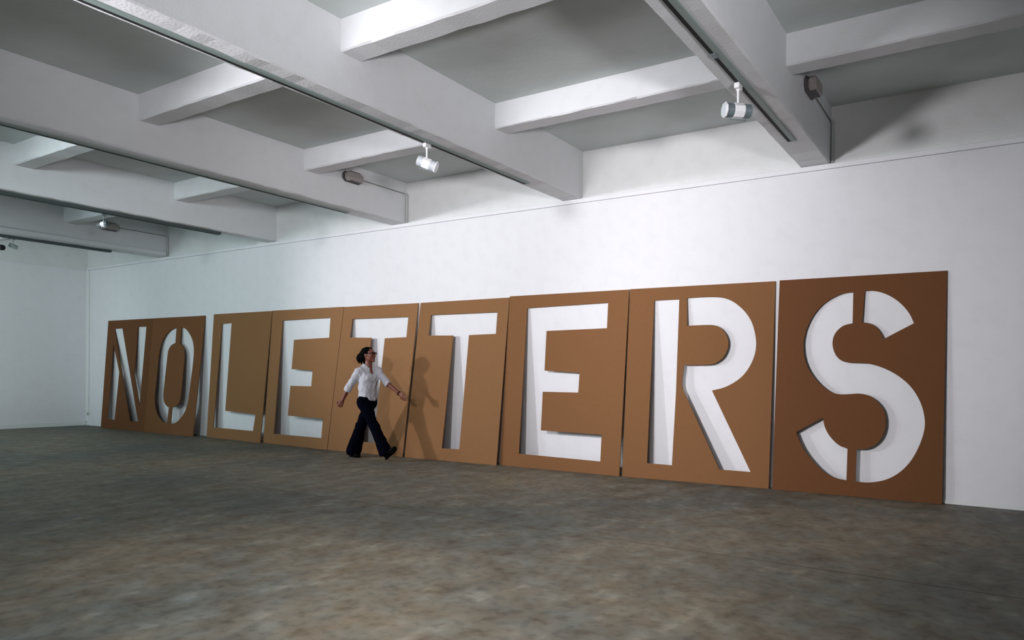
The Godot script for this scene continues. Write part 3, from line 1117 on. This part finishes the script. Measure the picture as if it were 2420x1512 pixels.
	for s in [-1.0, 1.0]:
		h.ball(fp.call(0.058, -0.022, 0.036 * s), Vector3(0.024, 0.022, 0.022), face, 0.02)
		h.ball(fp.call(0.092, 0.012, 0.031 * s), Vector3(0.014, 0.012, 0.017), face, 0.012, true)
		h.ball(fp.call(0.076, 0.010, 0.031 * s), Vector3(0.0125, 0.0125, 0.0135), face, 0.004)
		h.cone(fp.call(0.082, 0.030, 0.012 * s), fp.call(0.070, 0.030, 0.048 * s), 0.010, 0.009, 0.012)
		h.ball(fp.call(-0.012, 0.0, 0.074 * s), Vector3(0.020, 0.031, 0.009), face * Basis(Vector3.UP, 0.35 * s), 0.006)
		h.ball(fp.call(-0.006, 0.003, 0.084 * s), Vector3(0.010, 0.017, 0.006), face, 0.004, true)
		h.ball(fp.call(0.098, -0.030, 0.010 * s), Vector3(0.010, 0.008, 0.008), face, 0.008)
	h.cone(fp.call(0.082, 0.018, 0), fp.call(0.107, -0.024, 0), 0.009, 0.013, 0.012)
	h.cone(fp.call(0.083, -0.054, 0.014), fp.call(0.083, -0.054, -0.014), 0.0075, 0.0075, 0.009)
	h.cone(fp.call(0.081, -0.069, 0.012), fp.call(0.081, -0.069, -0.012), 0.0085, 0.0085, 0.009)
	h.cone(fp.call(0.096, -0.0615, 0.018), fp.call(0.096, -0.0615, -0.018), 0.0035, 0.0035, 0.004, 1.0, Vector3.RIGHT, true)
	h.cone(fp.call(0.072, -0.100, 0.004), fp.call(0.072, -0.100, -0.004), 0.014, 0.014, 0.015)
	h.cone(head + Vector3(-0.02, -0.05, 0), head + Vector3(-0.018, -0.21, 0), 0.047, 0.05, 0.03)
	h.mesh(st, skin_tone)
	add_hand(st, wr_r, (wr_r - el_r).normalized(), Vector3(0.55, 0.1, 0.8), 1.0, 0.9, skin_tone)
	add_hand(st, wr_l, Vector3(0.72, -0.68, 0.1).normalized(), Vector3(-0.25, -0.15, 1.0), -1.0, 0.45, skin_tone)
	var o := obj("person", st, skin)
	o.position = at
	tag(o, "woman walking past the boards in a white shirt and dark flared trousers, arms swinging", "person")

	# ---- shirt ----
	var wave := FastNoiseLite.new()
	wave.seed = 12
	wave.frequency = 14.0
	wave.fractal_octaves = 2
	var s1 := Field.new(Vector3(-0.34, 0.86, -0.28), Vector3(0.36, 1.48, 0.28), 0.0085)
	s1.cone(hip + Vector3(0, -0.03, 0.045), hip + Vector3(0, -0.03, -0.045), 0.106, 0.106, 0.03)
	s1.cone(hip + Vector3(0, 0.0, 0.045), chest + Vector3(-0.005, -0.02, 0.045), 0.100, 0.110, 0.04)
	s1.cone(hip + Vector3(0, 0.0, -0.045), chest + Vector3(0.005, -0.02, -0.045), 0.100, 0.110, 0.04)
	s1.cone(chest + Vector3(0.045, 0.0, 0.06), chest + Vector3(0.055, 0.0, -0.06), 0.078, 0.078, 0.04)
	s1.cone(chest + Vector3(-0.025, 0.07, 0.078), chest + Vector3(0.015, 0.07, -0.085), 0.076, 0.078, 0.04)
	s1.cone(Vector3(-0.01, 1.36, 0), Vector3(0.0, 1.43, 0), 0.085, 0.064, 0.03)
	s1.cone(Vector3(-0.03, 1.375, 0.05), sh_r + Vector3(0, 0.0, 0), 0.054, 0.056, 0.03)
	s1.cone(Vector3(0.02, 1.375, -0.05), sh_l + Vector3(0, 0.0, 0), 0.054, 0.056, 0.03)
	s1.cone(sh_r, el_r + Vector3(-0.0, 0.01, 0), 0.060, 0.052, 0.03)
	s1.cone(sh_l, el_l + Vector3(-0.0, 0.0, 0), 0.060, 0.051, 0.03)
	s1.ruffle(wave, 0.012, Vector3(1.0, 0.65, 1.0))
	# rolled cuffs
	var cr := (wr_r - el_r).normalized()
	var cl := (wr_l - el_l).normalized()
	s1.cone(el_r - cr * 0.015, el_r + cr * 0.025, 0.057, 0.056, 0.006)
	s1.cone(el_l - cl * 0.015, el_l + cl * 0.025, 0.056, 0.055, 0.006)
	s1.trim(el_r + cr * 0.035, cr, el_r - Vector3(0.12, 0.2, 0.12), el_r + Vector3(0.06, 0.06, 0.12))
	s1.trim(el_l + cl * 0.035, cl, el_l - Vector3(0.05, 0.15, 0.12), el_l + Vector3(0.15, 0.1, 0.12))
	s1.trim(Vector3(0, 0.905, 0), Vector3(-0.18, -1.0, 0.04).normalized(), Vector3(-0.2, 0.8, -0.2), Vector3(0.2, 1.05, 0.2))
	s1.trim(Vector3(0, 1.437, 0), Vector3(0.35, 1, 0).normalized(), Vector3(-0.15, 1.38, -0.12), Vector3(0.15, 1.48, 0.12))
	# open neck: a narrowing cut down the front
	s1.cone(Vector3(0.105, 1.44, 0.0), Vector3(0.142, 1.255, 0.0), 0.066, 0.014, 0.006, 1.0, Vector3.RIGHT, true)
	s1.cone(Vector3(0.012, 1.50, 0), Vector3(0.005, 1.38, 0), 0.054, 0.050, 0.004, 1.0, Vector3.RIGHT, true)
	st = st_new()
	s1.mesh(st)
	var shirt := obj("shirt", st, shirt_m, o)
	st = st_new()
	for s in [-1.0, 1.0]:
		collar_flap(st, s)
	obj("collar", st, shirt_m, shirt)

	# ---- trousers: close at the hip, wide at the hem ----
	var t1 := Field.new(Vector3(-0.47, 0.03, -0.20), Vector3(0.62, 0.98, 0.21), 0.0095)
	t1.cone(hip + Vector3(0, 0.0, 0.045), hip + Vector3(0, 0.0, -0.045), 0.099, 0.099, 0.03)
	t1.cone(hip + Vector3(-0.012, -0.09, 0.05), hip + Vector3(-0.012, -0.09, -0.05), 0.103, 0.103, 0.03)
	t1.cone(hip_r + Vector3(0, -0.03, 0), kn_r, 0.102, 0.070, 0.04)
	t1.cone(kn_r, an_r + Vector3(0.0, -0.02, 0), 0.069, 0.100, 0.03)
	t1.cone(kn_r + Vector3(0.06, 0.0, 0), kn_r + Vector3(0.07, -0.03, 0), 0.045, 0.040, 0.03)
	t1.cone(hip_l + Vector3(0, -0.03, 0), kn_l, 0.100, 0.078, 0.04)
	t1.cone(kn_l, an_l + Vector3(0.012, -0.01, 0), 0.078, 0.118, 0.03)
	var fold := FastNoiseLite.new()
	fold.seed = 4
	fold.frequency = 11.0
	t1.ruffle(fold, 0.014, Vector3(1.0, 0.55, 1.0))
	t1.trim(Vector3(0, 0.955, 0), Vector3(0.1, 1, 0).normalized(), Vector3(-0.2, 0.85, -0.2), Vector3(0.2, 1.0, 0.2))
	t1.trim(an_r + Vector3(-0.02, -0.05, 0), Vector3(0.30, -0.95, 0).normalized(), Vector3(0.28, 0.0, -0.1), Vector3(0.62, 0.3, 0.21))
	t1.trim(an_l + Vector3(0, -0.075, 0), Vector3(-0.12, -1, 0).normalized(), Vector3(-0.47, 0.0, -0.2), Vector3(-0.2, 0.25, 0.1))
	st = st_new()
	t1.mesh(st)
	obj("trousers", st, denim, o)

	# ---- shoes ----
	shoe(o, black, Vector3(0.515, 0.052, 0.085), Basis(Vector3(0, 1, 0), 0.1) * Basis(Vector3(0, 0, 1), deg_to_rad(41.0)))
	shoe(o, black, Vector3(-0.365, 0.0, -0.04), Basis(Vector3(0, 1, 0), -0.22) * Basis(Vector3(0, 0, 1), deg_to_rad(-1.0)))

	# ---- hair: drawn back into a loose bun low behind the head ----
	var hr := Field.new(head + Vector3(-0.31, -0.17, -0.13), head + Vector3(0.10, 0.14, 0.13), 0.0065)
	hr.ball(fp.call(-0.032, 0.040, 0), Vector3(0.098, 0.088, 0.086), face, 0.02)
	hr.ball(fp.call(-0.080, 0.050, 0.0), Vector3(0.066, 0.054, 0.070), face, 0.03)
	hr.cone(fp.call(0.035, 0.092, 0.0), fp.call(-0.085, 0.088, 0.0), 0.016, 0.030, 0.03)
	hr.ball(fp.call(-0.075, 0.0, 0.0), Vector3(0.068, 0.085, 0.074), face, 0.03)
	# clear the face and the ears
	hr.ball(fp.call(0.085, -0.045, 0), Vector3(0.080, 0.112, 0.11), face, 0.012, true)
	hr.ball(fp.call(-0.002, -0.03, 0.09), Vector3(0.045, 0.05, 0.03), face, 0.01, true)
	hr.ball(fp.call(-0.002, -0.03, -0.09), Vector3(0.045, 0.05, 0.03), face, 0.01, true)
	# the loose bun low at the back, some ends hanging out of it
	hr.ball(head + Vector3(-0.140, -0.030, 0.02), Vector3(0.076, 0.074, 0.068), Basis.IDENTITY, 0.03)
	hr.ball(head + Vector3(-0.180, -0.062, 0.025), Vector3(0.050, 0.052, 0.050), Basis.IDENTITY, 0.03)
	hr.cone(head + Vector3(-0.085, -0.06, 0.03), head + Vector3(-0.062, -0.135, 0.04), 0.038, 0.016, 0.02)
	hr.cone(head + Vector3(-0.165, -0.09, 0.02), head + Vector3(-0.118, -0.150, 0.03), 0.020, 0.005, 0.015)
	hr.cone(head + Vector3(-0.198, -0.10, 0.02), head + Vector3(-0.203, -0.138, 0.02), 0.018, 0.004, 0.012)
	var lock := FastNoiseLite.new()
	lock.seed = 3
	lock.frequency = 22.0
	hr.ruffle(lock, 0.007, Vector3(0.7, 1.0, 1.2))
	st = st_new()
	hr.mesh(st)
	obj("hair", st, hair_m, o)

	# ---- glasses ----
	st = st_new()
	for s in [-1.0, 1.0]:
		var rim := []
		for k in 17:
			var a := TAU * k / 16.0
			var cx := signf(cos(a)) * pow(absf(cos(a)), 0.6) * 0.026
			var cy := signf(sin(a)) * pow(absf(sin(a)), 0.6) * 0.017
			rim.append(fp.call(0.106 - absf(0.031 * s + cx) * 0.12, 0.012 + cy, 0.032 * s + cx))
		add_tube(st, rim, 0.0032, 6, false)
		add_tube(st, [fp.call(0.098, 0.020, 0.060 * s), fp.call(0.086, 0.021, 0.076 * s), fp.call(-0.005, 0.017, 0.080 * s), fp.call(-0.03, 0.0, 0.079 * s)], 0.0034, 6)
	add_tube(st, [fp.call(0.104, 0.018, -0.007), fp.call(0.107, 0.019, 0.0), fp.call(0.104, 0.018, 0.007)], 0.003, 6)
	var gl := obj("glasses", st, black, o)
	var lens := flat(Color(0.05, 0.05, 0.055, 0.35), 0.05)
	lens.transparency = BaseMaterial3D.TRANSPARENCY_ALPHA
	for s in [-1.0, 1.0]:
		st = st_new()
		add_prism(st, ring2(0.024, 14, 0.015), -0.001, 0.001, 0.0, Transform3D(face * Basis(Vector3.UP, PI * 0.5 + 0.1 * s), fp.call(0.102, 0.012, 0.032 * s)))
		obj("lens", st, lens, gl)

	# ---- wristwatch on the forward wrist ----
	st = st_new()
	var strap := []
	var u := cl.cross(Vector3.UP).normalized()
	var v := u.cross(cl)
	var wc := wr_l - cl * 0.012
	for k in 17:
		var a := TAU * k / 16.0
		strap.append(wc + (u * cos(a) + v * sin(a)) * 0.030)
	add_tube(st, strap, 0.006, 8, false)
	var watch := obj("wristwatch", st, black, o)
	st = st_new()
	add_prism(st, ring2(0.014, 14), 0.0, 0.008, 0.002, Transform3D(Basis(cl, u, cl.cross(u)), wc + cl.cross(u) * 0.031))
	obj("watch_case", st, M.lamp_grey, watch)


# a soft hand with four fingers of their own lengths and a thumb; "palm_out" is where the back of the hand looks
func add_hand(st: SurfaceTool, wrist: Vector3, dir: Vector3, back: Vector3, thumb_side: float, curl: float, tint: Callable):
	back = (back - dir * back.dot(dir)).normalized()
	var side := dir.cross(back).normalized() * thumb_side
	var lo := wrist - Vector3.ONE * 0.05
	var tip := wrist + dir * 0.19
	var f := Field.new(lo.min(tip - Vector3.ONE * 0.075), (wrist + Vector3.ONE * 0.05).max(tip + Vector3.ONE * 0.075), 0.0042)
	f.cone(wrist - dir * 0.03, wrist + dir * 0.015, 0.025, 0.024, 0.01, 0.75, back)
	f.cone(wrist + dir * 0.02 + side * 0.012, wrist + dir * 0.078 + side * 0.022, 0.024, 0.019, 0.012, 0.55, back)
	f.cone(wrist + dir * 0.02 - side * 0.010, wrist + dir * 0.072 - side * 0.022, 0.024, 0.018, 0.012, 0.55, back)
	f.cone(wrist + dir * 0.04, wrist + dir * 0.078, 0.022, 0.020, 0.012, 0.55, back)
	var lens := [[0.030, 0.074, 0.036, 0.022, 0.020], [0.010, 0.080, 0.040, 0.026, 0.022], [-0.011, 0.077, 0.037, 0.024, 0.021], [-0.030, 0.068, 0.029, 0.018, 0.018]]
	for i in 4:
		var q: Array = lens[i]
		var p: Vector3 = wrist + dir * q[1] + side * q[0]
		var bend := curl * (0.45 + 0.1 * i)
		var d: Vector3 = (dir + side * (q[0] * 3.0)).normalized()
		var r := 0.0092 - 0.0005 * i
		for j in 3:
			d = (d * cos(bend) - back * sin(bend)).normalized()
			var e: Vector3 = p + d * q[2 + j]
			f.cone(p, e, r, r * 0.9, 0.004)
			p = e
			r *= 0.9
	var t0 := wrist + dir * 0.022 + side * 0.024
	var t1 := t0 + (dir * 0.6 + side * 0.75 - back * 0.25).normalized() * 0.038
	var t2 := t1 + (dir * 0.9 + side * 0.25 - back * 0.3).normalized() * 0.030
	var t3 := t2 + (dir * 1.0 - back * 0.4).normalized() * 0.022
	f.cone(t0, t1, 0.014, 0.0115, 0.010)
	f.cone(t1, t2, 0.0112, 0.010, 0.004)
	f.cone(t2, t3, 0.010, 0.0085, 0.004)
	f.mesh(st, tint)


func collar_flap(st: SurfaceTool, s: float):
	# a folded leaf of cloth: stands at the neck, falls to a point on the chest
	var inner := [Vector3(-0.058, 1.452, 0.012 * s), Vector3(-0.040, 1.452, 0.050 * s), Vector3(0.005, 1.440, 0.066 * s), Vector3(0.050, 1.412, 0.060 * s), Vector3(0.092, 1.372, 0.044 * s)]
	var outer := [Vector3(-0.098, 1.405, 0.014 * s), Vector3(-0.075, 1.402, 0.075 * s), Vector3(0.010, 1.392, 0.102 * s), Vector3(0.072, 1.365, 0.100 * s), Vector3(0.112, 1.315, 0.092 * s)]
	var th := 0.004
	for i in inner.size() - 1:
		var a: Vector3 = inner[i]
		var b: Vector3 = inner[i + 1]
		var c: Vector3 = outer[i + 1]
		var d: Vector3 = outer[i]
		var n := (b - a).cross(d - a).normalized()
		if n.y < 0.0:
			n = -n
		var mid := (a + b + c + d) * 0.25
		var up := n * th
		poly(st, [a + up, b + up, c + up, d + up], mid)
		poly(st, [a, b, c, d], mid + up)
		poly(st, [d, c, c + up, d + up], mid)
		poly(st, [a, b, b + up, a + up], mid)
		if i == inner.size() - 2:
			poly(st, [b, c, c + up, b + up], mid)


func shoe(o: Node3D, mat: Material, heel: Vector3, turn: Basis):
	# local: heel at the origin on the ground, toe along +x
	var f := Field.new(Vector3(-0.06, -0.01, -0.065), Vector3(0.25, 0.13, 0.065), 0.0065)
	f.cone(Vector3(0.0, 0.045, 0), Vector3(0.07, 0.045, 0), 0.038, 0.038, 0.02)
	f.cone(Vector3(0.06, 0.04, 0), Vector3(0.17, 0.036, 0.004), 0.038, 0.040, 0.03, 0.8, Vector3.UP)
	f.cone(Vector3(0.16, 0.034, 0.004), Vector3(0.19, 0.034, 0.0), 0.036, 0.032, 0.02, 0.8, Vector3.UP)
	f.cone(Vector3(0.01, 0.06, 0), Vector3(0.02, 0.11, 0), 0.036, 0.038, 0.02)
	f.cone(Vector3(0.04, 0.07, 0), Vector3(0.12, 0.045, 0), 0.030, 0.030, 0.02)
	f.trim(Vector3(0, 0.012, 0), Vector3(0, -1, 0), Vector3(-0.1, -0.1, -0.1), Vector3(0.3, 0.2, 0.1))
	var st := st_new()
	f.mesh(st)
	var s := obj("shoe", st, mat, o)
	s.transform = Transform3D(turn, heel)
	var outline := []
	for k in 24:
		var a := TAU * k / 24.0
		var x := 0.085 + cos(a) * 0.135
		var w := 0.034 + 0.008 * cos(a) - 0.006 * cos(2.0 * a)
		outline.append(Vector2(x, sin(a) * w))
	st = st_new()
	add_prism(st, outline, 0.0, 0.014, 0.002, Transform3D(Basis(Vector3(1, 0, 0), Vector3(0, 0, -1), Vector3(0, 1, 0)), Vector3.ZERO))
	add_box(st, Vector3(-0.04, -0.0, -0.03), Vector3(0.03, 0.014, 0.03), 0.004)
	obj("sole", st, mat, s)
